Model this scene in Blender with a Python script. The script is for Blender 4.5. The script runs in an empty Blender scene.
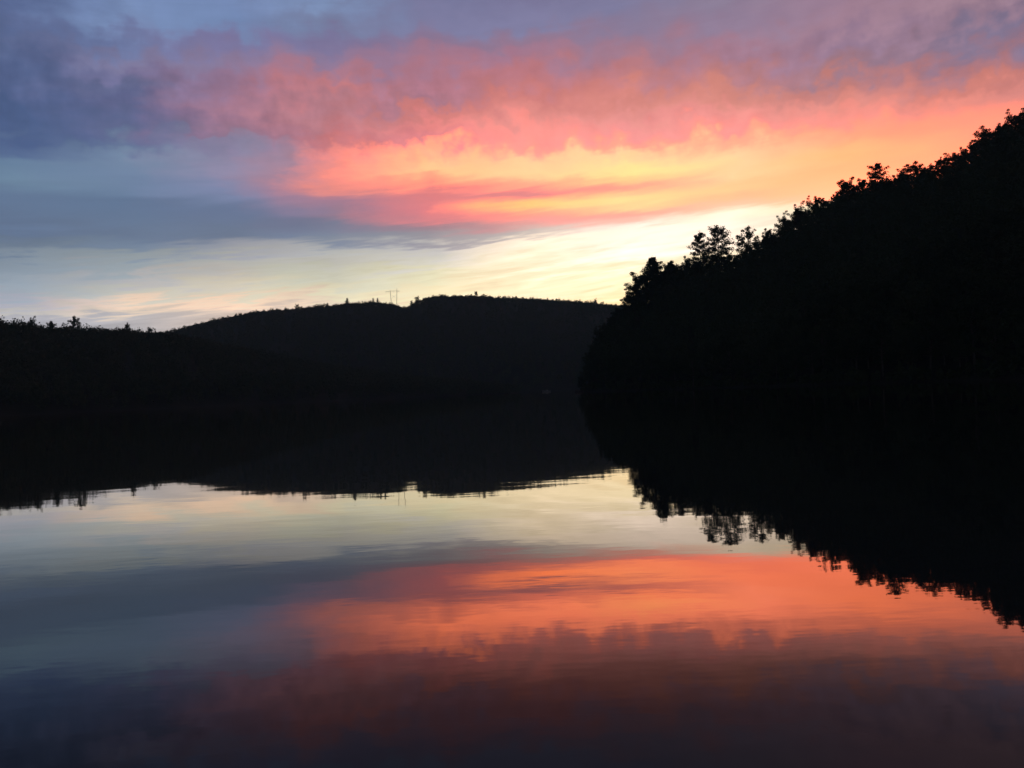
import bpy, math, random
import numpy as np
from mathutils import Matrix, Vector

random.seed(7)
rng = np.random.default_rng(7)
scn = bpy.context.scene
COL = scn.collection
R = math.radians

# ------------------------------------------------------------------ camera
F_PX = 788.0
CAM_H = 1.8
cam_d = bpy.data.cameras.new('camera')
cam = bpy.data.objects.new('camera', cam_d)
COL.objects.link(cam)
cam_d.sensor_fit = 'HORIZONTAL'
cam_d.sensor_width = 36.0
cam_d.lens = 36.0 * F_PX / 1024.0
cam_d.clip_start = 0.1
cam_d.clip_end = 60000
ROT = Matrix.Rotation(R(90 + 0.545), 3, 'X') @ Matrix.Rotation(R(-2.38), 3, 'Z')
cam.matrix_world = Matrix.Translation((0, 0, CAM_H)) @ ROT.to_4x4()
scn.camera = cam


def ang(x, y):
    """azimuth and elevation (degrees) of the direction the photograph shows at x, y"""
    d = ROT @ Vector(((x - 512) / F_PX, (384 - y) / F_PX, -1.0)).normalized()
    return math.degrees(math.atan2(d.x, d.y)), math.degrees(math.asin(d.z))


# ------------------------------------------------------------------ node helper
class S:
    """a float socket with arithmetic"""
    tree = None

    def __init__(self, sock):
        self.s = sock

    @staticmethod
    def op(name, *args):
        n = S.tree.nodes.new('ShaderNodeMath')
        n.operation = name
        for i, a in enumerate(args):
            if isinstance(a, S):
                S.tree.links.new(a.s, n.inputs[i])
            else:
                n.inputs[i].default_value = float(a)
        return S(n.outputs[0])

    def __add__(s, o): return S.op('ADD', s, o)
    def __radd__(s, o): return S.op('ADD', o, s)
    def __sub__(s, o): return S.op('SUBTRACT', s, o)
    def __rsub__(s, o): return S.op('SUBTRACT', o, s)
    def __mul__(s, o): return S.op('MULTIPLY', s, o)
    def __rmul__(s, o): return S.op('MULTIPLY', o, s)
    def __truediv__(s, o): return S.op('DIVIDE', s, o)


def maprange(v, a, b, c=0.0, d=1.0, smooth=True):
    n = S.tree.nodes.new('ShaderNodeMapRange')
    n.interpolation_type = 'SMOOTHSTEP' if smooth else 'LINEAR'
    S.tree.links.new(v.s, n.inputs['Value'])
    for k, val in zip(('From Min', 'From Max', 'To Min', 'To Max'), (a, b, c, d)):
        n.inputs[k].default_value = val
    return S(n.outputs['Result'])


def combine(x, y, z=0.0):
    n = S.tree.nodes.new('ShaderNodeCombineXYZ')
    for i, a in enumerate((x, y, z)):
        if isinstance(a, S):
            S.tree.links.new(a.s, n.inputs[i])
        else:
            n.inputs[i].default_value = a
    return n.outputs[0]


def noise(vec, scale=1.0, detail=4.0, rough=0.5, dist=0.0):
    n = S.tree.nodes.new('ShaderNodeTexNoise')
    S.tree.links.new(vec, n.inputs['Vector'])
    n.inputs['Scale'].default_value = scale
    n.inputs['Detail'].default_value = detail
    n.inputs['Roughness'].default_value = rough
    n.inputs['Distortion'].default_value = dist
    return S(n.outputs[0])


def mixc(fac, a, b, blend='MIX'):
    n = S.tree.nodes.new('ShaderNodeMix')
    n.data_type = 'RGBA'
    n.blend_type = blend
    n.clamp_factor = True
    if isinstance(fac, S):
        S.tree.links.new(fac.s, n.inputs[0])
    else:
        n.inputs[0].default_value = fac
    for i, c in ((6, a), (7, b)):
        if isinstance(c, (tuple, list)):
            n.inputs[i].default_value = (*c, 1.0)
        else:
            S.tree.links.new(c, n.inputs[i])
    return n.outputs[2]


def lin(c):
    c = c / 255.0
    return c / 12.92 if c <= 0.04045 else ((c + 0.055) / 1.055) ** 2.4


# ------------------------------------------------------------------ sky (world)
# Cloud colours by azimuth and elevation: one elevation ramp per azimuth station.
SKY = {
    -330: [(0, 62, 76, 120), (150, 62, 80, 125), (175, 88, 108, 145), (240, 92, 112, 145), (300, 140, 148, 155), (340, 150, 150, 155)],
    20: [(0, 82, 100, 150), (40, 85, 102, 150), (75, 80, 98, 148), (110, 72, 94, 144), (140, 76, 98, 148), (150, 85, 108, 155),
         (158, 108, 138, 172), (180, 115, 145, 175), (200, 105, 130, 165), (230, 105, 127, 160), (245, 114, 134, 160),
         (262, 142, 156, 170), (285, 162, 173, 180), (300, 180, 184, 182), (310, 204, 198, 185), (317, 192, 189, 188)],
    130: [(0, 122, 145, 190), (20, 120, 142, 185), (35, 112, 128, 175), (50, 125, 122, 158), (65, 118, 115, 155), (85, 98, 105, 150),
          (110, 95, 102, 150), (140, 95, 106, 153), (148, 105, 125, 165), (155, 120, 145, 178), (185, 118, 142, 178), (205, 105, 130, 165),
          (235, 112, 132, 162), (250, 128, 145, 168), (268, 165, 175, 180), (280, 190, 192, 182), (290, 207, 203, 185), (303, 236, 220, 185),
          (312, 226, 213, 185), (320, 204, 197, 190)],
    230: [(0, 118, 140, 185), (25, 115, 138, 182), (42, 125, 120, 162), (60, 138, 122, 155), (85, 155, 120, 148), (105, 164, 121, 145),
          (120, 155, 119, 146), (138, 150, 120, 146), (146, 145, 135, 165), (165, 150, 142, 172), (190, 130, 140, 175), (210, 112, 130, 165),
          (235, 115, 132, 160), (250, 165, 172, 175), (262, 187, 192, 180), (275, 203, 202, 185), (290, 226, 217, 188), (300, 242, 224, 185),
          (310, 228, 212, 185)],
    285: [(0, 122, 142, 184), (22, 118, 136, 178), (45, 126, 122, 163), (60, 145, 123, 155), (80, 172, 122, 143), (95, 192, 124, 136), (110, 186, 126, 140),
          (125, 178, 123, 141), (140, 172, 122, 142), (150, 172, 134, 156), (165, 176, 139, 159), (178, 174, 138, 159), (192, 165, 136, 162), (210, 140, 130, 158),
          (225, 120, 130, 160), (238, 126, 138, 163), (250, 180, 185, 181), (263, 197, 200, 186), (278, 212, 210, 188), (292, 234, 224, 190), (302, 244, 224, 188), (310, 230, 214, 186)],
    330: [(0, 125, 145, 185), (20, 120, 135, 175), (45, 125, 122, 165), (60, 140, 122, 155), (75, 175, 122, 140), (88, 202, 125, 130),
          (105, 190, 128, 140), (125, 190, 125, 135), (145, 212, 125, 130), (158, 250, 135, 110), (175, 255, 140, 110), (188, 245, 140, 115),
          (197, 172, 130, 150), (215, 157, 130, 150), (225, 130, 132, 155), (240, 135, 145, 165), (250, 190, 195, 185), (265, 203, 205, 190),
          (280, 218, 214, 190), (295, 242, 230, 190), (303, 246, 224, 190)],
    430: [(0, 120, 128, 170), (25, 128, 127, 165), (45, 143, 122, 153), (60, 168, 122, 145), (80, 180, 122, 140), (95, 172, 120, 138),
          (110, 215, 125, 120), (125, 245, 130, 110), (140, 240, 130, 120), (155, 255, 165, 115), (172, 255, 192, 120), (183, 255, 160, 115),
          (195, 235, 130, 120), (210, 240, 130, 120), (220, 238, 135, 125), (227, 172, 140, 150), (236, 162, 157, 165), (246, 207, 207, 195),
          (258, 224, 223, 200), (275, 242, 238, 200), (290, 250, 243, 200)],
    530: [(0, 125, 125, 165), (20, 130, 128, 165), (40, 150, 122, 148), (55, 170, 122, 145), (75, 195, 122, 130), (100, 215, 128, 125),
          (115, 235, 138, 120), (130, 255, 145, 115), (145, 250, 150, 125), (160, 255, 200, 130), (175, 255, 217, 125), (185, 252, 170, 125),
          (195, 240, 140, 125), (205, 255, 205, 115), (215, 245, 155, 130), (222, 225, 170, 160), (232, 222, 205, 195), (242, 255, 252, 225),
          (265, 255, 253, 220), (285, 255, 249, 208)],
    630: [(0, 128, 125, 160), (25, 140, 125, 155), (50, 165, 125, 145), (75, 195, 128, 135), (100, 225, 135, 120), (115, 240, 145, 125),
          (130, 245, 145, 125), (145, 250, 155, 120), (158, 255, 215, 125), (172, 255, 240, 125), (180, 255, 210, 130), (188, 248, 165, 130),
          (198, 255, 235, 130), (207, 255, 225, 130), (214, 248, 175, 145), (220, 250, 205, 180), (230, 255, 252, 235), (250, 255, 254, 235),
          (280, 255, 253, 208), (300, 255, 249, 188)],
    730: [(0, 145, 130, 155), (25, 148, 128, 155), (50, 170, 125, 145), (75, 195, 130, 135), (95, 225, 138, 120), (115, 245, 145, 120),
          (130, 250, 145, 118), (142, 252, 165, 120), (155, 255, 215, 130), (175, 255, 222, 135), (188, 255, 205, 135), (197, 255, 195, 135),
          (206, 255, 215, 150), (213, 255, 252, 225), (230, 255, 253, 235), (300, 255, 249, 190)],
    850: [(0, 160, 128, 150), (20, 165, 130, 150), (40, 155, 125, 150), (60, 165, 125, 140), (80, 205, 130, 125), (100, 238, 140, 115),
          (115, 250, 145, 112), (135, 255, 160, 110), (155, 255, 190, 115), (170, 255, 190, 120), (190, 255, 205, 135), (205, 255, 235, 190),
          (300, 255, 240, 180)],
    980: [(0, 165, 132, 148), (15, 155, 125, 145), (35, 135, 120, 148), (50, 150, 122, 145), (70, 185, 125, 132), (85, 215, 130, 120),
          (100, 245, 140, 110), (120, 255, 150, 110), (150, 255, 170, 115), (200, 255, 205, 140), (300, 250, 215, 150)],
    1330: [(-60, 110, 100, 130), (20, 120, 102, 125), (80, 175, 115, 115), (150, 215, 135, 110), (250, 205, 150, 120)],
}
E_MAX = 34.0
BG = 0.1                                    # strength of the Background; the ramps below hold radiance / BG / 8
world = bpy.data.worlds.new('World')
scn.world = world
world.use_nodes = True
wt = world.node_tree
wt.nodes.clear()
S.tree = wt
tc = wt.nodes.new('ShaderNodeTexCoord')
sep = wt.nodes.new('ShaderNodeSeparateXYZ')
wt.links.new(tc.outputs['Generated'], sep.inputs[0])
dx, dy, dz = (S(o) for o in sep.outputs)
AZ = S.op('ARCTAN2', dx, dy) * (180 / math.pi)
EL = S.op('ARCSINE', dz) * (180 / math.pi)
ELA = S.op('ABSOLUTE', EL)

deck = maprange(EL, 9.5, 13.5)              # 0 in the clear band by the ridge, 1 in the upper cloud deck
high = maprange(EL, 13.5, 18.5)
low = maprange(EL, 9.5, 12.5, 1.0, 0.0)
tilt = EL - AZ * 0.085                      # the low streaks rise a little to the north
# long drawn streaks low down, soft billows and rippled cells in the deck
n_streak = noise(combine(AZ * (1 / 9.0), tilt * (1 / 0.8), 3.1), 1.0, 5, 0.58, 0.4) - 0.5
n_wisp = noise(combine(AZ * (1 / 11.0), tilt * (1 / 1.5), 17.0), 1.0, 6, 0.62, 0.9) - 0.5
n_fine = noise(combine(AZ * (1 / 3.5), tilt * (1 / 0.30), 13.0), 1.0, 4, 0.55, 0.5) - 0.5
n_big = noise(combine(AZ * (1 / 6.0), EL * (1 / 3.0), 9.7), 1.0, 5, 0.55, 0.3) - 0.5
n_bil = noise(combine(AZ * (1 / 2.4), EL * (1 / 2.0), 1.3), 1.0, 5, 0.48, 0.25) - 0.5
n_cell = noise(combine(AZ * (1 / 1.25), EL * (1 / 1.35), 6.3), 1.0, 3, 0.5, 0.2) - 0.5
n_az = noise(combine(AZ * (1 / 6.0), EL * (1 / 2.0), 21.0), 1.0, 5, 0.6) - 0.5
cells = maprange(EL, 15.3, 17.6) * maprange(EL, 20.5, 24.5, 1.0, 0.15)
Ew = (EL + n_streak * (1.2 + 1.0 * low) + n_wisp * low * 5.0 + n_fine * low * 2.2 + n_big * deck * (0.5 + 2.4 * high)
      + n_bil * high * 3.8 + n_cell * cells * 3.4)
Aw = AZ + n_az * (4.0 + 4.0 * deck) + n_bil * (2.0 * high)
tt = S.op('MAXIMUM', Ew / E_MAX, 0.0)


def hdr(c):
    if c[2] - c[0] > 30 and c[0] < 110 and c[1] < 112:          # slate cloud, upper left
        c = (c[0] + 4, c[1] + 2, c[2] - 5)
    if -1 <= c[1] - c[0] <= 8 and 150 < c[1] < 236:             # pale haze band
        c = (c[0] + 2, c[1] - 3, c[2] + 4)
    if c[2] - c[0] > 38 and 98 <= c[0] <= 125 and c[1] > 121 and c[2] < 182:      # slate band on the left
        c = (c[0] - 1, c[1] - 5, c[2] - 9)
    if c[0] > 250 and c[1] > 214 and c[2] < 155:                # glowing core
        c = (c[0], c[1] - 9, c[2] + 10)
    hot = min(1.0, max(0.0, (c[0] - 215) / 35.0))
    orange = hot * min(1.0, max(0.0, (190 - c[2]) / 35.0))
    c = (c[0] - 10 * orange * (c[1] < 150), c[1] + (9 if c[1] < 150 else 13) * orange, c[2] + (28 if c[1] < 150 else 22) * orange)
    r, g, b = (lin(v) for v in c)
    r *= 1 + orange * (0.10 + 2.1 * min(1.0, max(0.0, (c[1] - 150) / 65.0)))
    white = min(1.0, max(0.0, (c[1] - 235) / 17.0)) * (1 - orange)
    return r * (1 + 0.5 * white), g * (1 + 0.24 * white), b * (1 + 0.20 * white)


prev = None
for x, stops in SKY.items():
    a0 = ang(x, 170)[0]
    ramp = wt.nodes.new('ShaderNodeValToRGB')
    cr = ramp.color_ramp
    cr.interpolation = 'EASE'
    pts = sorted((max(0.0, ang(x, y)[1]) / E_MAX, hdr((r, g, b))) for y, r, g, b in stops)
    while len(cr.elements) < len(pts):
        cr.elements.new(0.5)
    for e, (p, c) in zip(cr.elements, pts):
        e.position = p
    for e, (p, c) in zip(cr.elements, pts):
        e.position = p
        k = max(0.0, min(1.0, (9.5 - p * E_MAX) / 3)) if x < 400 else 0.0     # the haze in front of it takes this much
        e.color = (c[0] * (1 + 0.08 * k) / 8, c[1] * (1 + 0.11 * k) / 8, c[2] * (1 + 0.24 * k) / 8, 1)
    wt.links.new(tt.s, ramp.inputs[0])
    if prev is None:
        colr = ramp.outputs[0]
    else:
        colr = mixc(maprange(Aw, prev, a0, smooth=False), colr, ramp.outputs[0])
    prev = a0

# cells of the deck's underside, and fine streaks
tex = 1.0 + n_bil * high * 0.15 + n_cell * cells * 0.55 + n_streak * 0.2 + n_fine * low * 0.5 + n_wisp * low * 0.9
sc_ = wt.nodes.new('ShaderNodeVectorMath')
sc_.operation = 'SCALE'
wt.links.new(colr, sc_.inputs[0])
wt.links.new((tex * (8.0 / BG)).s, sc_.inputs['Scale'])
hs = wt.nodes.new('ShaderNodeHueSaturation')
wt.links.new(sc_.outputs[0], hs.inputs['Color'])
wt.links.new((1.0 - high * 0.03).s, hs.inputs['Saturation'])
west = hs.outputs['Color']

# clear dusk air beyond the clouds
nish = wt.nodes.new('ShaderNodeTexSky')
nish.sky_type = 'NISHITA'
nish.sun_disc = False
SUN_AZ, SUN_EL = ang(640, 300)[0], 0.8
nish.sun_elevation = R(SUN_EL)
nish.sun_rotation = R(SUN_AZ)
air = mixc(0.97, nish.outputs[0], (0.5, 0.56, 0.8))
# overhead and in the east the same deck is unlit, blue grey
n_east = noise(combine(AZ * (1 / 25.0), EL * (1 / 9.0), 5.0), 1.0, 4)
east = mixc(maprange(n_east, 0.3, 0.7), (0.28, 0.33, 0.46), (0.50, 0.56, 0.72))
east = mixc(0.15, east, air)
up = maprange(EL, 27.0, 55.0)
side = maprange(S.op('ABSOLUTE', AZ), 48.0, 100.0)
away = S.op('MAXIMUM', up, side)
total = mixc(away, west, east)
bg = wt.nodes.new('ShaderNodeBackground')
bg.inputs['Strength'].default_value = BG
wt.links.new(total, bg.inputs['Color'])
wo = wt.nodes.new('ShaderNodeOutputWorld')
wt.links.new(bg.outputs[0], wo.inputs['Surface'])

# ------------------------------------------------------------------ the sun, down behind the hills
sun_d = bpy.data.lights.new('sun', 'SUN')
sun_d.energy = 0.25
sun_d.angle = R(0.5)
sun_d.color = (1.0, 0.55, 0.28)
sun = bpy.data.objects.new('sun', sun_d)
COL.objects.link(sun)
sd = Vector((math.sin(R(SUN_AZ)) * math.cos(R(SUN_EL)), math.cos(R(SUN_AZ)) * math.cos(R(SUN_EL)), math.sin(R(SUN_EL))))
sun.rotation_euler = sd.to_track_quat('Z', 'Y').to_euler()
sun.location = sd * 3000


# ------------------------------------------------------------------ materials
def new_mat(name):
    m = bpy.data.materials.new(name)
    m.use_nodes = True
    S.tree = m.node_tree
    p = m.node_tree.nodes['Principled BSDF']
    return m, p


def leaf_mat(name, c1, c2, scale):
    m, p = new_mat(name)
    t = m.node_tree
    geo = t.nodes.new('ShaderNodeNewGeometry')
    oi = t.nodes.new('ShaderNodeObjectInfo')
    n = noise(geo.outputs['Position'], scale, 3)
    f = n * 0.7 + S(oi.outputs['Random']) * 0.3
    c = mixc(maprange(f, 0.3, 0.7), c1, c2)
    t.links.new(c, p.inputs['Base Color'])
    p.inputs['Roughness'].default_value = 0.85
    p.inputs['Specular IOR Level'].default_value = 0.1
    return m


M_LEAF = leaf_mat('broad_leaves', (0.030, 0.045, 0.020), (0.055, 0.072, 0.032), 0.35)
M_NEEDLE = leaf_mat('needles', (0.022, 0.038, 0.024), (0.040, 0.058, 0.034), 0.35)
M_BARK = leaf_mat('bark', (0.05, 0.04, 0.032), (0.10, 0.085, 0.07), 1.5)
M_SOIL = leaf_mat('forest_floor', (0.008, 0.008, 0.006), (0.020, 0.018, 0.012), 0.08)
M_STEEL, p_ = new_mat('galvanised_steel')
p_.inputs['Metallic'].default_value = 0.4
p_.inputs['Roughness'].default_value = 0.55
S.tree.links.new(mixc(noise(S.tree.nodes.new('ShaderNodeTexCoord').outputs['Object'], 0.8, 4), (0.16, 0.15, 0.14), (0.28, 0.28, 0.28)), p_.inputs['Base Color'])
M_HULL, p_ = new_mat('pale_hull_paint')
p_.inputs['Roughness'].default_value = 0.4
S.tree.links.new(mixc(noise(S.tree.nodes.new('ShaderNodeTexCoord').outputs['Object'], 1.5, 4), (0.24, 0.25, 0.26), (0.32, 0.33, 0.34)), p_.inputs['Base Color'])
M_DECK, p_ = new_mat('boat_wood')
p_.inputs['Roughness'].default_value = 0.6
S.tree.links.new(mixc(noise(S.tree.nodes.new('ShaderNodeTexCoord').outputs['Object'], 6, 4), (0.12, 0.08, 0.05), (0.22, 0.15, 0.09)), p_.inputs['Base Color'])

# still lake water
M_WATER = bpy.data.materials.new('lake_water')
M_WATER.use_nodes = True
t = M_WATER.node_tree
t.nodes.clear()
S.tree = t
geo = t.nodes.new('ShaderNodeNewGeometry')
sp = t.nodes.new('ShaderNodeSeparateXYZ')
t.links.new(geo.outputs['Position'], sp.inputs[0])
px, py = S(sp.outputs[0]), S(sp.outputs[1])
h1 = noise(combine(px * 0.9, py * 2.2, 0.0), 1.0, 3, 0.5)
h2 = noise(combine(px * 0.16, py * 0.35, 4.0), 1.0, 2, 0.5)
patch = maprange(noise(combine(px * 0.05, py * 0.12, 8.0), 1.0, 2), 0.35, 0.7, 0.35, 1.0)
height = h1 * patch * 0.0016 + h2 * 0.006
bump = t.nodes.new('ShaderNodeBump')
bump.inputs['Strength'].default_value = 1.0
bump.inputs['Distance'].default_value = 1.0
t.links.new(height.s, bump.inputs['Height'])
lw = t.nodes.new('ShaderNodeLayerWeight')
lw.inputs['Blend'].default_value = 0.5
t.links.new(bump.outputs[0], lw.inputs['Normal'])
ramp = t.nodes.new('ShaderNodeValToRGB')
cr = ramp.color_ramp
cr.interpolation = 'LINEAR'
REFL = [(90, 0.02), (45, 0.03), (30, 0.042), (25, 0.048), (22, 0.066), (20, 0.10), (18, 0.175), (15, 0.30), (12, 0.31), (10, 0.46), (8, 0.66), (4, 0.82), (0, 1.0)]
while len(cr.elements) < len(REFL):
    cr.elements.new(0.5)
for e, (el, v) in zip(cr.elements, REFL):
    e.position = 1 - math.sin(R(el))
for e, (el, v) in zip(cr.elements, REFL):
    e.position = 1 - math.sin(R(el))
    e.color = (v, v, v, 1)
t.links.new(lw.outputs['Facing'], ramp.inputs[0])
glossy = t.nodes.new('ShaderNodeBsdfGlossy')
glossy.inputs['Roughness'].default_value = 0.02
glossy.inputs['Color'].default_value = (0.99, 0.96, 0.91, 1)
t.links.new(bump.outputs[0], glossy.inputs['Normal'])
body = t.nodes.new('ShaderNodeBsdfDiffuse')
body.inputs['Color'].default_value = (0.015, 0.023, 0.026, 1)
mx = t.nodes.new('ShaderNodeMixShader')
t.links.new(ramp.outputs[0], mx.inputs[0])
t.links.new(body.outputs[0], mx.inputs[1])
t.links.new(glossy.outputs[0], mx.inputs[2])
o_ = t.nodes.new('ShaderNodeOutputMaterial')
t.links.new(mx.outputs[0], o_.inputs['Surface'])


# ------------------------------------------------------------------ mesh helpers
def np_mesh(name, verts, faces):
    """verts (n,3); faces: list of integer arrays (m,k)"""
    me = bpy.data.meshes.new(name)
    verts = np.asarray(verts, np.float32)
    me.vertices.add(len(verts))
    me.vertices.foreach_set('co', verts.ravel())
    loops = np.concatenate([f.ravel() for f in faces]).astype(np.int32)
    tot = np.concatenate([np.full(len(f), f.shape[1], np.int32) for f in faces])
    start = np.concatenate([[0], np.cumsum(tot)[:-1]]).astype(np.int32)
    me.loops.add(len(loops))
    me.loops.foreach_set('vertex_index', loops)
    me.polygons.add(len(tot))
    me.polygons.foreach_set('loop_start', start)
    me.update(calc_edges=True)
    me.validate()
    return me


def link(name, me, mat, parent=None):
    o = bpy.data.objects.new(name, me)
    if mat is not None and len(me.materials) == 0:
        me.materials.append(mat)
    COL.objects.link(o)
    o.parent = parent
    return o


def tag(o, label, cat, group=None):
    o['label'] = label
    o['category'] = cat
    if group:
        o['group'] = group


def leaf_cards(cent, size, flat=0.0, g=rng):
    """one small bent leaf-spray face per centre; flat=1 lays them level"""
    n = len(cent)
    nrm = g.normal(size=(n, 3))
    nrm[:, 2] = nrm[:, 2] * (1 + 3 * flat) + flat * 0.8
    nrm /= np.linalg.norm(nrm, axis=1, keepdims=True) + 1e-9
    a = g.normal(size=(n, 3))
    a -= nrm * (a * nrm).sum(1, keepdims=True)
    a /= np.linalg.norm(a, axis=1, keepdims=True) + 1e-9
    b = np.cross(nrm, a)
    s = (np.asarray(size) * g.uniform(0.6, 1.4, n))[:, None]
    w = s * g.uniform(0.45, 0.8, n)[:, None]
    v = np.stack([cent - a * s, cent - b * w + a * s * 0.2, cent + a * s, cent + b * w - a * s * 0.1], 1)
    f = np.arange(n * 4).reshape(n, 4)
    return v.reshape(-1, 3), f


class Tubes:
    def __init__(self):
        self.v, self.f, self.n = [], [], 0

    def add(self, pts, radii, k=6):
        pts = [Vector(p) for p in pts]
        base = self.n
        for i, p in enumerate(pts):
            d = (pts[min(i + 1, len(pts) - 1)] - pts[max(i - 1, 0)]).normalized()
            u = d.orthogonal().normalized()
            w = d.cross(u)
            for j in range(k):
                th = 2 * math.pi * j / k
                self.v.append(p + (u * math.cos(th) + w * math.sin(th)) * radii[i])
        for i in range(len(pts) - 1):
            for j in range(k):
                self.f.append((base + i * k + j, base + i * k + (j + 1) % k, base + (i + 1) * k + (j + 1) % k, base + (i + 1) * k + j))
        self.n += len(pts) * k

    def mesh(self, name):
        return np_mesh(name, np.array([tuple(v) for v in self.v]), [np.array(self.f)])


# ------------------------------------------------------------------ tree kinds (unit: metres, nominal height 15)
def broadleaf(seed, H=15.0, rx=4.2, base=0.22, leaves=3200, lean=0.0, sparse=0.0):
    g = np.random.default_rng(seed)
    r = random.Random(seed)
    tb = Tubes()
    top = (lean * 2 + r.uniform(-.4, .4), r.uniform(-.4, .4), H * 0.86)
    mid = (lean * 0.6 + r.uniform(-.25, .25), r.uniform(-.25, .25), H * 0.45)
    tb.add([(0, 0, -0.6), (0, 0, 0.6), mid, top], [0.34, 0.26, 0.18, 0.04], 7)
    cl = []
    nb = 13
    for i in range(nb):
        th = i * 2.4 + r.uniform(-.5, .5)
        u = (i + 0.5) / nb
        z0 = H * (base + 0.05 + 0.52 * u)
        L = rx * (0.55 + 0.55 * math.sin(math.pi * min(1, 0.22 + u * 0.78))) * r.uniform(0.6, 1.2)
        rise = H * (0.05 + 0.16 * u) * r.uniform(0.6, 1.5)
        c0 = Vector((lean * z0 / H, 0, z0))
        end = c0 + Vector((math.cos(th) * L + lean * u * 1.5, math.sin(th) * L, rise))
        m = c0.lerp(end, 0.5) + Vector((0, 0, -0.3 + r.uniform(-.3, .5)))
        tb.add([c0, m, end], [0.13, 0.08, 0.03], 5)
        for k in range(4):
            q = 0.42 + 0.2 * k
            c = c0.lerp(end, q) + Vector((r.gauss(0, .35), r.gauss(0, .35), r.gauss(0.2, .35)))
            cl.append((c, r.uniform(0.95, 1.6) * (0.85 + 0.25 * (k < 3))))
    for k in range(9):
        q = max(-1.2, min(1.2, r.gauss(0, 1)))
        q2 = max(-1.2, min(1.2, r.gauss(0, 1)))
        c = Vector((top[0] + q * rx * .33, top[1] + q2 * rx * .33, H * (0.95 - 0.07 * (q * q + q2 * q2) - r.uniform(0, 0.07))))
        cl.append((c, r.uniform(0.85, 1.35)))
    per = int(leaves / len(cl))
    cs, ss = [], []
    for c, rad in cl:
        if r.random() < sparse:
            continue
        d = g.normal(size=(per, 3))
        d /= np.linalg.norm(d, axis=1, keepdims=True)
        d *= (g.uniform(0, 1, per) ** 0.45)[:, None] * rad
        d[:, 2] *= 0.7
        cs.append(np.array(c) + d)
        ss.append(np.full(per, 0.30))
    v, f = leaf_cards(np.concatenate(cs), np.concatenate(ss), 0.25, g)
    return tb.mesh('trunk'), np_mesh('crown', v, [f]), M_LEAF, H


def pine(seed, H=22.0, rx=6.0, base=0.3, gap=0.25, flat_top=0.5, leaves=3600, n=26, zs=0.42):
    """white-pine habit: level, plumy limbs with open gaps"""
    g = np.random.default_rng(seed)
    r = random.Random(seed)
    tb = Tubes()
    ben = r.uniform(-.3, .3)
    tb.add([(0, 0, -0.6), (0, 0, 1), (ben, 0, H * .5), (ben * .5, ben, H * 0.97)], [0.42, 0.34, 0.22, 0.04], 7)
    cs, ss = [], []
    per = int(leaves / n / 5)
    for i in range(n):
        u = (i + r.uniform(0, 1)) / n
        z0 = H * (base + (0.96 - base) * u)
        prof = (1 - u) ** 0.9 * (1 - flat_top) + flat_top * (0.45 + 0.75 * math.sin(math.pi * (0.15 + 0.75 * u)))
        L = rx * prof * r.uniform(0.55, 1.2)
        th = i * 2.399 + r.uniform(-.4, .4)
        if r.random() < gap * 0.5:
            continue
        d = Vector((math.cos(th), math.sin(th), 0))
        c0 = Vector((ben * .6, 0, z0))
        up = L * (r.uniform(-.08, .18) + 0.35 * u)
        m = c0 + d * L * .55 + Vector((0, 0, up * .35))
        e = c0 + d * L + Vector((0, 0, up))
        tb.add([c0, m, e], [0.10, 0.06, 0.02], 5)
        for k in range(5):
            q = 0.25 + 0.19 * k
            if k < 2 and r.random() < gap:
                continue
            c = c0.lerp(m, q * 2) if q < .5 else m.lerp(e, q * 2 - 1)
            c = c + Vector((r.gauss(0, .3), r.gauss(0, .3), 0.15))
            rad = (0.5 + 0.16 * L) * r.uniform(0.6, 1.15)
            p = np.clip(g.normal(size=(per, 3)), -1.5, 1.5) * np.array([0.6, 0.6, zs]) * rad
            cs.append(np.array(c) + p)
            ss.append(np.full(per, 0.34))
    p = g.normal(size=(per * 4, 3)) * np.array([0.5, 0.5, 0.9]) + np.array([ben * .5, ben, H * 0.95])
    cs.append(p)
    ss.append(np.full(len(p), 0.24))
    v, f = leaf_cards(np.concatenate(cs), np.concatenate(ss), 0.5, g)
    return tb.mesh('trunk'), np_mesh('crown', v, [f]), M_NEEDLE, H


def plant(kind, name, loc, h, width=1.0, rz=0.0):
    tm, cm, leaf, H = kind
    root = bpy.data.objects.new(name, None)
    COL.objects.link(root)
    root.location = loc
    root.rotation_euler = (0, 0, rz)
    s = h / H
    root.scale = (s * width, s * width, s)
    root.empty_display_size = 1
    link('trunk', tm, M_BARK, root)
    link('crown', cm, leaf, root)
    return root


BROAD = [broadleaf(s, 15, rx, b, int(lv * 1.5)) for s, rx, b, lv in ((11, 4.2, .20, 3000), (12, 3.6, .24, 2600), (13, 4.8, .2, 3300), (14, 3.9, .18, 2800), (15, 4.4, .26, 2600))]
LOOSE = [broadleaf(21, 15, 3.2, .34, 3000, 0.6, 0.30), broadleaf(22, 15, 4.4, .4, 3400, -1.2, 0.22)]
PINE = [pine(31, 22, 5.6, .3, .12, .55, 6500, 32), pine(32, 22, 6.6, .3, .12, .8, 7500, 34), pine(33, 20, 5.4, .3, .1, .7, 5500, 30)]
SPRUCE = [pine(41, 22, 8.6, .06, .02, .06, 11000, 60, 0.55), pine(42, 20, 4.6, .12, .1, .05, 3600, 40)]


# ------------------------------------------------------------------ hills (polar about the lake's viewing end)
def interp(tab):
    tab = sorted(tab)
    xs, ys = [a for a, b in tab], [b for a, b in tab]
    return lambda a: float(np.interp(a, xs, ys))


def sky_tan(pts):
    """skyline points of the photograph -> azimuth: tangent of elevation"""
    out = []
    for x, y in pts:
        a, e = ang(x, y)
        out.append((a, math.tan(R(e))))
    return out


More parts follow.
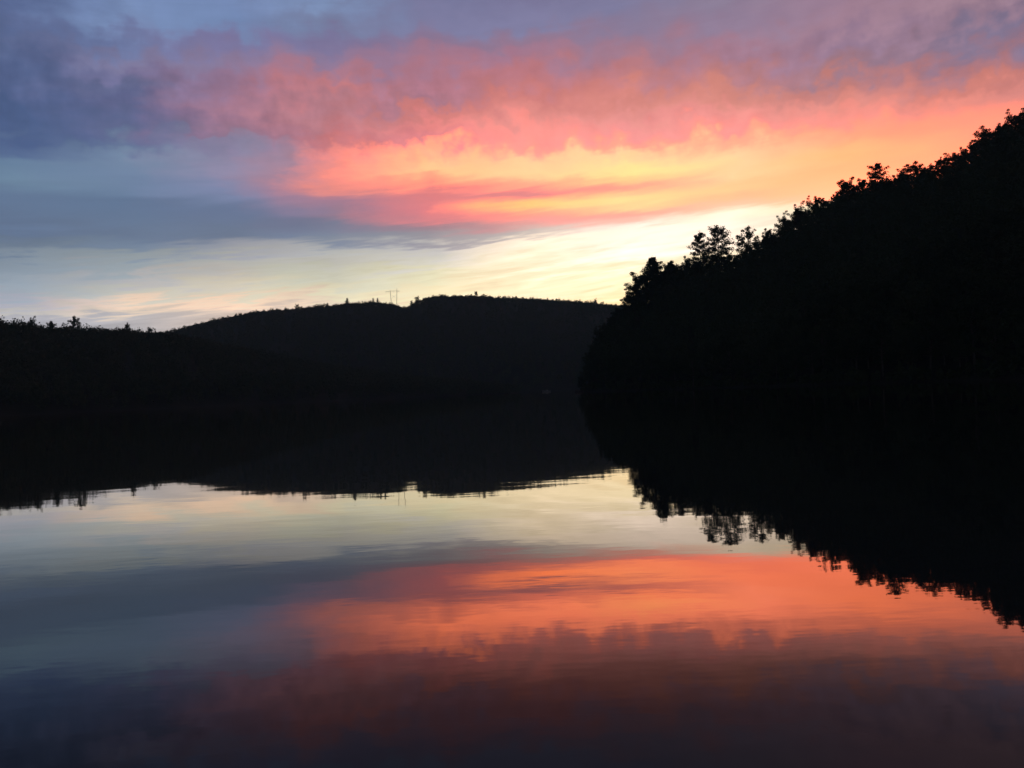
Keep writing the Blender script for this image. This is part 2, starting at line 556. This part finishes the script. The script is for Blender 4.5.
def wob(a, d, k=1.0):
    return (math.sin(a * 0.9 * k + d * 0.021) + math.sin(a * 2.3 * k - d * 0.013 + 1.7) * 0.6 + math.sin(a * 0.37 + d * 0.047 + 0.4) * 0.5) * 0.5


class Hill:
    def __init__(self, canopy, shore, ridge, tree_h, bulge=1.0):
        self.can = interp(canopy)
        self.shore, self.ridge = interp(shore), interp(ridge)
        self.th, self.bulge = tree_h, bulge

    def crest(self, a):
        dr = self.ridge(a)
        return max(0.6, self.can(a) * dr + CAM_H - self.th(a))

    def z(self, a, d):
        ds, dr = self.shore(a), self.ridge(a)
        hr = self.crest(a)
        if d <= ds:
            return -0.05 * (ds - d) - 0.02 if d < ds else 0.0
        if d <= dr:
            u = (d - ds) / max(1e-3, dr - ds)
            prof = u ** self.bulge
            s = hr * prof
            s += 1.4 * wob(a, d) * math.sin(math.pi * u) * min(1, hr / 30) + 0.5 * min(1, u * 8)
            return s
        u = (d - dr) / (0.9 * (dr - ds) + 60)
        return (hr + 0.5) * (1 - 0.75 * min(1, u) ** 1.4) - 0.2 * u

    def mesh(self, name, a0, a1, na, nd, back):
        vs = []
        for i in range(na + 1):
            a = a0 + (a1 - a0) * i / na
            ds, dr = self.shore(a), self.ridge(a)
            ds_ = ds - 6
            far = dr + back
            for j in range(nd + 1):
                u = j / nd
                d = ds_ + (dr - ds_) * (u / 0.7) if u < 0.7 else dr + (far - dr) * ((u - 0.7) / 0.3)
                vs.append((math.sin(R(a)) * d, math.cos(R(a)) * d, self.z(a, d)))
        idx = np.arange((na + 1) * (nd + 1)).reshape(na + 1, nd + 1)
        f = np.stack([idx[:-1, :-1], idx[1:, :-1], idx[1:, 1:], idx[:-1, 1:]], -1).reshape(-1, 4)
        me = np_mesh(name, vs, [f[:, ::-1]])
        me.polygons.foreach_set('use_smooth', np.ones(len(me.polygons), bool))
        o = link(name, me, M_SOIL)
        o['kind'] = 'structure'
        return o


def polar(a, d, z=0.0):
    return Vector((math.sin(R(a)) * d, math.cos(R(a)) * d, z))


def canopy_mass(name, spots, label, leaf=0.5, n_leaf=90, shape=(0.30, 0.62)):
    """a wood that reads as one mass: irregular crowns of leaf sprays and a stem each"""
    g = np.random.default_rng(len(spots))
    cs, ss = [], []
    tv, tf, k = [], [], 0
    for (p, h) in spots:
        w = h * shape[0] * g.uniform(0.75, 1.25)
        nb = 5
        bl = np.clip(g.normal(size=(nb, 3)), -1.3, 1.3) * np.array([w * .45, w * .45, h * .12]) + np.array([0, 0, h * shape[1]])
        bl[0] = (0, 0, h * 0.80)
        b3 = g.normal(size=(n_leaf, 3))
        b3 *= (g.uniform(0, 1, n_leaf) ** 0.45 / np.linalg.norm(b3, axis=1))[:, None]
        c = bl[g.integers(0, nb, n_leaf)] + b3 * np.array([w * .75, w * .75, h * .24])
        low = g.random(n_leaf) < 0.45                     # skirts and undergrowth
        c[low, 2] = g.uniform(0.02, 0.7, low.sum()) * h
        c[:, 2] = np.clip(c[:, 2], h * .04, h * 1.02)
        cs.append(c + np.array(p))
        ss.append(np.full(n_leaf, leaf))
        r = h * 0.014
        for (z, q) in ((-0.5, 1.0), (h * .8, 0.3)):
            for th in (0, 2.1, 4.2):
                tv.append((p[0] + math.cos(th) * r * q, p[1] + math.sin(th) * r * q, p[2] + z))
        for j in range(3):
            tf.append((k + j, k + (j + 1) % 3, k + 3 + (j + 1) % 3, k + 3 + j))
        k += 6
    v, f = leaf_cards(np.concatenate(cs), np.concatenate(ss), 0.2, g)
    f2 = np.array(tf) + len(v)
    v = np.concatenate([v, np.array(tv)])
    o = link(name, np_mesh(name, v, [f, f2]), M_LEAF)
    o['kind'] = 'stuff'
    o['label'] = label
    o['category'] = 'woods'
    return o


# --- steep hill on the right: canopy line of the photograph (x, y)
NEAR_CAN = [(578, 389), (584, 376), (590, 352), (600, 328), (615, 313), (630, 303), (645, 289), (660, 273), (676, 263), (690, 260),
            (715, 257), (735, 252), (745, 246), (758, 241), (770, 234), (780, 224), (795, 213), (817, 204), (832, 194), (847, 187),
            (862, 184), (890, 178), (904, 174), (914, 169), (929, 164), (941, 161), (956, 155), (966, 148), (978, 139), (991, 131),
            (1010, 119), (1024, 112)]
nc = sky_tan(NEAR_CAN) + [(40, 0.315), (48, 0.33), (58, 0.30), (75, 0.22)]
A_TIP = ang(583, 388)[0]
near = Hill(nc,
            [(A_TIP - 1, 408), (A_TIP, 400), (7, 372), (10, 335), (15, 285), (20, 248), (33, 192), (45, 160), (75, 120)],
            [(A_TIP - 1, 409), (A_TIP, 404), (7, 420), (10, 432), (15, 432), (20, 428), (33, 420), (75, 420)],
            lambda a: float(np.interp(a, [5, 8, 12, 33], [10, 9.5, 9.5, 9])), 1.0)
near.mesh('hill', A_TIP - 0.6, 75, 240, 60, 260)

# --- low wooded hill on the left, and the long ridge behind it
LEFT_CAN = [(-200, 318), (-60, 312), (0, 320), (20, 321), (45, 326), (60, 326), (100, 328), (127, 328), (140, 331), (170, 332), (205, 339), (240, 346),
            (320, 362), (400, 374), (480, 381), (540, 388)]
lc = sky_tan(LEFT_CAN) + [(-70, 0.08)]
left = Hill(lc, [(-70, 300), (-45, 420), (-33, 500), (-20, 590), (-10, 680), (0, 780), (3, 820)],
            [(-70, 560), (-45, 640), (-33, 720), (-20, 800), (-10, 840), (0, 850), (3, 850)], lambda a: 9.0, 0.9)
left.mesh('hill', -70, 0.4, 160, 40, 300)
RIDGE_CAN = [(-300, 350), (0, 345), (120, 338), (170, 331), (200, 323), (230, 316), (260, 310.5), (300, 307.5), (340, 304), (360, 302), (375, 301.5), (390, 303),
             (398, 304.5), (404, 307.5), (409, 307), (413, 303), (420, 299), (432, 296), (445, 295.5), (476, 295.5), (500, 297), (540, 298.5), (560, 300), (580, 301), (600, 303), (620, 305),
             (650, 308), (700, 312), (800, 318), (1000, 320)]
rc = sky_tan(RIDGE_CAN) + [(60, 0.06)]
far = Hill(rc, [(-45, 900), (-10, 930), (0, 940), (10, 980), (60, 1100)], [(-45, 1300), (-10, 1380), (0, 1400), (10, 1420), (60, 1500)], lambda a: 7.5, 0.85)
far.mesh('hill', -45, 60, 240, 40, 500)

# ------------------------------------------------------------------ lake
n = 64
ring = [(0, 0, 0)]
rr = [30, 120, 500, 1400, 2600]
for r_ in rr:
    for i in range(n):
        th = 2 * math.pi * i / n
        ring.append((math.cos(th) * r_, math.sin(th) * r_, 0))
tri = np.array([(0, 1 + i, 1 + (i + 1) % n) for i in range(n)])
qd = np.array([(1 + k * n + i, 1 + (k + 1) * n + i, 1 + (k + 1) * n + (i + 1) % n, 1 + k * n + (i + 1) % n) for k in range(len(rr) - 1) for i in range(n)])
lake = link('lake', np_mesh('lake', ring, [tri, qd]), M_WATER)
lake['kind'] = 'structure'

# ------------------------------------------------------------------ trees of the steep hill
def near_tree(kind, name, x, y_top, label, group=None, cat='tree', dd=0.0, width=1.0, rz=None, h=None):
    """tree whose top stands at skyline point x, y, dd metres in front of the ridge line"""
    a, e = ang(x, y_top)
    d = near.ridge(a) - dd
    z0 = near.z(a, d)
    ztop = math.tan(R(e)) * d + CAM_H
    hh = h or max(5.0, ztop - z0)
    o = plant(kind, name, polar(a, d, z0), hh, width, random.uniform(0, 6.28) if rz is None else rz)
    tag(o, label, cat, group)
    return o


SP = 'conifer_tree'
near_tree(SPRUCE[0], SP, 652, 257, 'broad pyramid-shaped conifer with drooping limbs at the low end of the steep hill', dd=14, width=1.35, rz=2.6)
near_tree(PINE[0], 'pine_tree', 699, 233, 'tufted pine with the smaller crown of the two rising together above the skyline', dd=10, width=0.82, rz=2.0)
near_tree(PINE[1], 'pine_tree', 718, 229, 'largest pine, wide plumy crown, of the two rising together above the skyline', dd=8, width=0.88, rz=0.4)
near_tree(LOOSE[0], 'broadleaf_tree', 741, 236, 'thin see-through tree just uphill of the two tufted pines', dd=6, width=1.0, rz=1.0)
near_tree(LOOSE[1], 'broadleaf_tree', 752, 231, 'small leaning treetop like a flag, second uphill from the two tufted pines', dd=4, width=0.75, rz=0.2)
near_tree(BROAD[1], 'broadleaf_tree', 767, 231, 'rounded treetop where the skyline steepens uphill of the leaning treetop', dd=6, width=0.85)
near_tree(BROAD[0], 'broadleaf_tree', 670, 262, 'loose rounded tree between the pyramid-shaped conifer and the two tufted pines', dd=12, width=0.9)
near_tree(BROAD[2], 'broadleaf_tree', 846, 180, 'dense dome-shaped tree just downhill of the flat-topped pine', dd=8, width=1.0)
near_tree(PINE[2], 'pine_tree', 877, 164, 'flat-topped pine standing alone above the middle of the sloping skyline', dd=8, width=1.0, rz=0.8)
near_tree(LOOSE[0], 'broadleaf_tree', 905, 170, 'sparse twiggy treetop just uphill of the flat-topped pine', dd=6, width=1.1, rz=2.2)
near_tree(LOOSE[1], 'broadleaf_tree', 978, 132, 'big open-branched tree overhanging the skyline near its highest visible end', dd=6, width=1.0, rz=3.0)
near_tree(BROAD[3], 'broadleaf_tree', 797, 210, 'small pointed treetop on the skyline midway between leaning treetop and flat-topped pine', dd=6, width=0.8)

used = []
G_SKY = 'even treetops along the sloping skyline'
L_SKY = 'low dark treetop blending into the even sloping skyline of the steep hill'
x = 634.0
cy = interp(NEAR_CAN)
while x < 1046:
    y = cy(x) + random.choice((-5, -3.5, -2, -1, 0, 1, 2, 3.5)) * (1 if x < 960 else 0.4) if x <= 1024 else 112 - (x - 1024) * 0.62
    a, e = ang(x, y)
    dd = random.uniform(4, 18)
    o = near_tree(random.choice(BROAD), 'broadleaf_tree', x, y, L_SKY, G_SKY, dd=dd, width=random.uniform(0.75, 1.15))
    used.append((a, near.ridge(a) - dd))
    x += random.uniform(6.0, 11.0)

# the tree line that steps down to the water at the hill's point
G_TIP = 'trees stepping down to the point'
for i, (x, y) in enumerate(((581, 377), (585, 368), (589, 354), (594, 345), (598, 331), (604, 324), (611, 317), (618, 309), (626, 304), (592, 362), (602, 345), (612, 335), (640, 274), (634, 284), (629, 294))):
    near_tree(BROAD[i % 5], 'broadleaf_tree', x, y, 'dark tree on the low point where the steep hill runs down to the water', G_TIP, dd=random.uniform(1, 5), width=random.uniform(0.85, 1.05))

# water's edge and hillside
G_SHORE = 'trees at the water under the steep hill'
a = A_TIP + 0.8
n_shore = 0
while a < 34.5:
    d = near.shore(a) + random.uniform(2, 5)
    o = plant(random.choice(BROAD), 'broadleaf_tree', polar(a, d, near.z(a, d)), random.uniform(9, 15), random.uniform(0.95, 1.25), random.uniform(0, 6.28))
    tag(o, 'black broadleaf tree on the shoreline, its foot at the water below the steep hillside', 'tree', G_SHORE)
    used.append((a, d))
    a += math.degrees(random.uniform(4.0, 6.5) / d) * 1.1
    n_shore += 1

G_SLOPE = 'trees on the steep hillside'
cells = {}
for (a, d) in used:
    cells.setdefault((int(polar(a, d).x // 5), int(polar(a, d).y // 5)), 1)
cand = []
for i in range(9000):
    a = math.degrees(random.uniform(R(A_TIP + 0.4), R(60)))
    ds, dr = near.shore(a), near.ridge(a)
    if dr - ds < 12:
        continue
    d = math.sqrt(random.uniform((ds + 5) ** 2, (dr + 35) ** 2))
    p = polar(a, d)
    key = (int(p.x // 5), int(p.y // 5))
    if key in cells:
        continue
    cells[key] = 1
    cand.append((d, a))
cand.sort()
n_slope = 0
mass = []
for d, a in cand:
    p = polar(a, d, near.z(a, d))
    dr = near.ridge(a)
    back = d > dr - 22
    room = near.can(a) * d + CAM_H - p.z                 # never stand far out of the hill's skyline
    h = min(random.uniform(9, 16), room - random.uniform(0.0, 3.5))
    if h < 5:
        continue
    if n_slope < 125 and a < 35 and not back and d > near.shore(a) + 7:
        o = plant(random.choice(BROAD), 'broadleaf_tree', p, h, random.uniform(0.9, 1.2), random.uniform(0, 6.28))
        tag(o, 'black broadleaf tree on the lower steep hillside, between the shoreline trees and the skyline', 'tree', G_SLOPE)
        n_slope += 1
    else:
        mass.append((p, h))
a = A_TIP
while a < 55:                                             # bushes hanging over the water
    d = near.shore(a) + random.uniform(0.3, 2.0)
    mass.append((polar(a, d, near.z(a, d)), random.uniform(2.0, 4.5)))
    a += math.degrees(random.uniform(1.2, 2.4) / d)
canopy_mass('hillside_woods', mass, 'unbroken dark woods covering the steep hillside', 0.42, 210)
print('near trees: shore', n_shore, 'slope', n_slope, 'mass', len(mass))


# ------------------------------------------------------------------ far woods
def far_spots(hill, a0, a1, step, hmin, hmax, behind=25, skyline=None):
    out = []
    for i in range(200000):
        if len(out) >= step:
            break
        a = random.uniform(a0, a1)
        ds, dr = hill.shore(a), hill.ridge(a)
        d = random.uniform(ds + 2, dr + behind)
        z = hill.z(a, d)
        room = hill.can(a) * d + CAM_H - z
        h = min(random.uniform(hmin, hmax), room * random.uniform(0.92, 1.0) + 0.4)
        if h < 3:
            continue
        out.append((polar(a, d, z), h))
    a = a0
    while a < a1:                                         # low growth closing the ridge line
        d = hill.ridge(a) + random.uniform(-3, 5)
        z = hill.z(a, d)
        h = (hill.can(a) * d + CAM_H - z) * random.uniform(0.55, 0.85)
        if h > 2:
            out.append((polar(a, d, z), h))
        a += math.degrees(random.uniform(0.9, 1.8) / d)
    a = a0
    while a < a1:                                         # the ridge line itself
        d = hill.ridge(a) + random.uniform(-5, 6)
        z = hill.z(a, d)
        room = hill.can(a) * d + CAM_H - z
        h = room + random.choice((-2.6, -1.6, -0.8, -0.2, 0.3, 0.9, 1.5, 2.4, 3.6))
        if h > 3:
            out.append((polar(a, d, z), h))
        a += math.degrees(random.uniform(1.6, 3.6) / d)
    return out


canopy_mass('left_shore_woods', far_spots(left, -50, 0.5, 2600, 9, 15), 'low dark wooded hill along the lake beneath the pale end of the sky', 0.7, 120, (0.32, 0.62))
canopy_mass('far_ridge_woods', far_spots(far, -38, 18, 3600, 9, 14), 'long far ridge of bluish black woods across the lake', 0.9, 100, (0.30, 0.62))


def hill_tree(hill, kind, name, x, y, label, group=None, width=1.0, dd=6.0):
    a, e = ang(x, y)
    d = hill.ridge(a) - dd
    z0 = hill.z(a, d)
    h = math.tan(R(e)) * d + CAM_H - z0
    o = plant(kind, name, polar(a, d, z0), h, width, random.uniform(0, 6.28))
    tag(o, label, 'tree', group)


LG = 'taller trees on the low left hill'
hill_tree(left, BROAD[2], 'broadleaf_tree', 75, 317.5, 'tallest bushy tree above the low dark hill, with a knobbed crown', LG, 0.8)
hill_tree(left, BROAD[0], 'broadleaf_tree', 51, 321.5, 'wide round-topped tree just before the tallest bushy tree on the low hill', LG, 0.95)
hill_tree(left, BROAD[4], 'broadleaf_tree', 31, 319, 'tree with a flat broken crown near the end of the low dark hill', LG, 0.95)
hill_tree(left, BROAD[3], 'broadleaf_tree', 127, 323.5, 'small lone treetop above the bare stretch of the low hill skyline', LG, 0.75)
hill_tree(left, BROAD[1], 'broadleaf_tree', 149, 328.5, 'low bump of a treetop at the dip between low hill and far ridge', LG, 0.9)
FG = 'treetops breaking the far ridge'
hill_tree(far, SPRUCE[1], SP, 347, 298, 'spiky conifer highest on the ridge before the pylon', FG, 1.7)
hill_tree(far, SPRUCE[1], SP, 373, 298, 'one of the twin pointed conifers just short of the pylon, the farther from the notch', FG, 1.3)
hill_tree(far, SPRUCE[1], SP, 377.5, 298, 'one of the twin pointed conifers just short of the pylon, the nearer to the notch', FG, 1.3)
hill_tree(far, BROAD[1], 'broadleaf_tree', 411.5, 301, 'small tree standing in the notch of the far ridge beside the pylon', FG, 0.8)
hill_tree(far, BROAD[3], 'broadleaf_tree', 417, 296.5, 'tree at the upper lip of the notch in the far ridge', FG, 1.0)
hill_tree(far, BROAD[0], 'broadleaf_tree', 476, 291.5, 'round treetop highest on the flat top of the far ridge', FG, 0.8)
hill_tree(far, BROAD[2], 'broadleaf_tree', 297, 304.5, 'bump of a treetop on the rising shoulder of the far ridge', FG, 0.9)
hill_tree(far, BROAD[4], 'broadleaf_tree', 595, 299.5, 'treetop standing up where the far ridge slips behind the steep hill', FG, 0.8)

# ------------------------------------------------------------------ transmission pylon in the notch of the far ridge
pa, pe = ang(394, 302)
pd = far.ridge(pa) - 2
pz = far.z(pa, pd)
pxm = pd / F_PX                                            # metres per pixel out there
ptop = math.tan(R(ang(394, 291)[1])) * pd + CAM_H - pz     # crossarm height over the ground
pyl = bpy.data.objects.new('transmission_pylon', None)
COL.objects.link(pyl)
pyl.location = polar(pa, pd, pz)
pyl.rotation_euler = (0, 0, R(-pa))
tag(pyl, 'thin two-legged transmission pylon standing on the far ridge beside its notch', 'pylon')
legw = 3.3 * pxm
for sx in (-1, 1):
    tb = Tubes()
    extra = 2.6 * pxm if sx > 0 else 0.8 * pxm
    tb.add([(sx * legw * 0.72, 0, -1), (sx * legw, 0, ptop), (sx * legw, 0, ptop + extra)], [0.42, 0.30, 0.20], 6)
    link('leg', tb.mesh('leg'), M_STEEL, pyl)
tb = Tubes()
tb.add([(-legw * 2.5, 0, ptop - 0.9), (-legw, 0, ptop), (legw, 0, ptop), (legw * 1.8, 0, ptop + 0.1)], [0.10, 0.26, 0.26, 0.09], 5)
tb.add([(-legw * 2.3, 0, ptop - 0.8), (-legw, 0, ptop - 1.9)], [0.12, 0.16], 5)
tb.add([(legw * 1.7, 0, ptop), (legw, 0, ptop - 1.7)], [0.12, 0.16], 5)
link('crossarm', tb.mesh('crossarm'), M_STEEL, pyl)
tb = Tubes()
tb.add([(-legw * 0.9, 0, ptop * 0.55), (legw * 0.95, 0, ptop * 0.80)], [0.13, 0.13], 5)
tb.add([(legw * 0.9, 0, ptop * 0.55), (-legw * 0.95, 0, ptop * 0.80)], [0.13, 0.13], 5)
link('brace', tb.mesh('brace'), M_STEEL, pyl)
for q in (-2.3, 0.0, 1.7):
    tb = Tubes()
    zc = ptop - (0.8 if q < 0 else 0)
    pts = [(q * legw, 0, zc - 0.25 * k) for k in range(9)]
    tb.add(pts, [0.05 if k % 2 else 0.16 for k in range(9)], 6)
    link('insulator', tb.mesh('insulator'), M_STEEL, pyl)

# ------------------------------------------------------------------ small boat on the far shore
ba, be = ang(546.5, 391)
bd = 770.0
boat = bpy.data.objects.new('motorboat', None)
COL.objects.link(boat)
boat.location = polar(ba, bd, 0)
boat.rotation_euler = (0, 0, R(-ba + 12))
tag(boat, 'tiny pale boat lying on the water at the foot of the far ridge', 'boat')
L, W, Hh = 8.0, 2.6, 1.25
sec = []
for i in range(13):
    u = i / 12                                             # 0 bow (-x), 1 stern
    hw = W / 2 * min(1, (u * 1.9) ** 0.6) * (1 - 0.08 * max(0, u - .6))
    sheer = Hh * (1.0 + 0.32 * (1 - u) ** 2)
    x_ = -L / 2 + L * u
    keel = -0.35 + 0.5 * (1 - u) ** 4
    sec.append([(x_ - 0.35 * (1 - u) ** 3, -hw, sheer), (x_, -hw * 0.82, 0.15), (x_, 0, keel), (x_, hw * 0.82, 0.15), (x_ - 0.35 * (1 - u) ** 3, hw, sheer)])
hv = np.array(sec).reshape(-1, 3)
hf = np.array([(i * 5 + j, i * 5 + j + 1, (i + 1) * 5 + j + 1, (i + 1) * 5 + j) for i in range(12) for j in range(4)])
link('hull', np_mesh('hull', hv, [hf, np.array([[60, 61, 62, 63, 64]])]), M_HULL, boat)
dv = np.array([(s[k][0], s[k][1] * 0.96, s[k][2] - 0.25) for s in sec for k in (0, 4)])
df = np.array([(2 * i, 2 * i + 1, 2 * i + 3, 2 * i + 2) for i in range(12)])
link('deck', np_mesh('deck', dv, [df]), M_DECK, boat)
cv = np.array([(-0.9, -0.85, 0.95), (1.4, -0.95, 0.95), (1.4, 0.95, 0.95), (-0.9, 0.85, 0.95), (-0.1, -0.7, 2.0), (1.3, -0.8, 2.05), (1.3, 0.8, 2.05), (-0.1, 0.7, 2.0)])
cf = np.array([(0, 1, 5, 4), (1, 2, 6, 5), (2, 3, 7, 6), (3, 0, 4, 7), (4, 5, 6, 7)])
link('cabin', np_mesh('cabin', cv, [cf]), M_HULL, boat)

# ------------------------------------------------------------------ thin evening haze over the lake
HAZE = 0.00014
hz = bpy.data.materials.new('haze')
hz.use_nodes = True
t = hz.node_tree
t.nodes.clear()
pv = t.nodes.new('ShaderNodeVolumePrincipled')
pv.inputs['Color'].default_value = (0.55, 0.90, 0.98, 1)
pv.inputs['Density'].default_value = HAZE
pv.inputs['Anisotropy'].default_value = 0.0
oo = t.nodes.new('ShaderNodeOutputMaterial')
t.links.new(pv.outputs[0], oo.inputs['Volume'])
hx, z0, z1 = 2700, -16, 190
v = [(sx * hx, sy * hx, z) for z in (z0, z1) for sx, sy in ((-1, -1), (1, -1), (1, 1), (-1, 1))]
f = np.array([(0, 3, 2, 1), (4, 5, 6, 7), (0, 1, 5, 4), (1, 2, 6, 5), (2, 3, 7, 6), (3, 0, 4, 7)])
if HAZE > 0:
    haze = link('haze', np_mesh('haze', v, [f]), hz)
    haze['kind'] = 'stuff'

# ------------------------------------------------------------------ output
scn.render.engine = 'CYCLES'
scn.cycles.use_denoising = True
scn.cycles.max_bounces = 6
scn.cycles.volume_bounces = 0
scn.cycles.sample_clamp_indirect = 4
scn.render.resolution_x, scn.render.resolution_y = 1024, 768
vs = scn.view_settings
scn.display_settings.display_device = 'sRGB'
vs.view_transform = 'Standard'
vs.look = 'None'
vs.exposure = 0
vs.gamma = 1
vs.use_curve_mapping = False
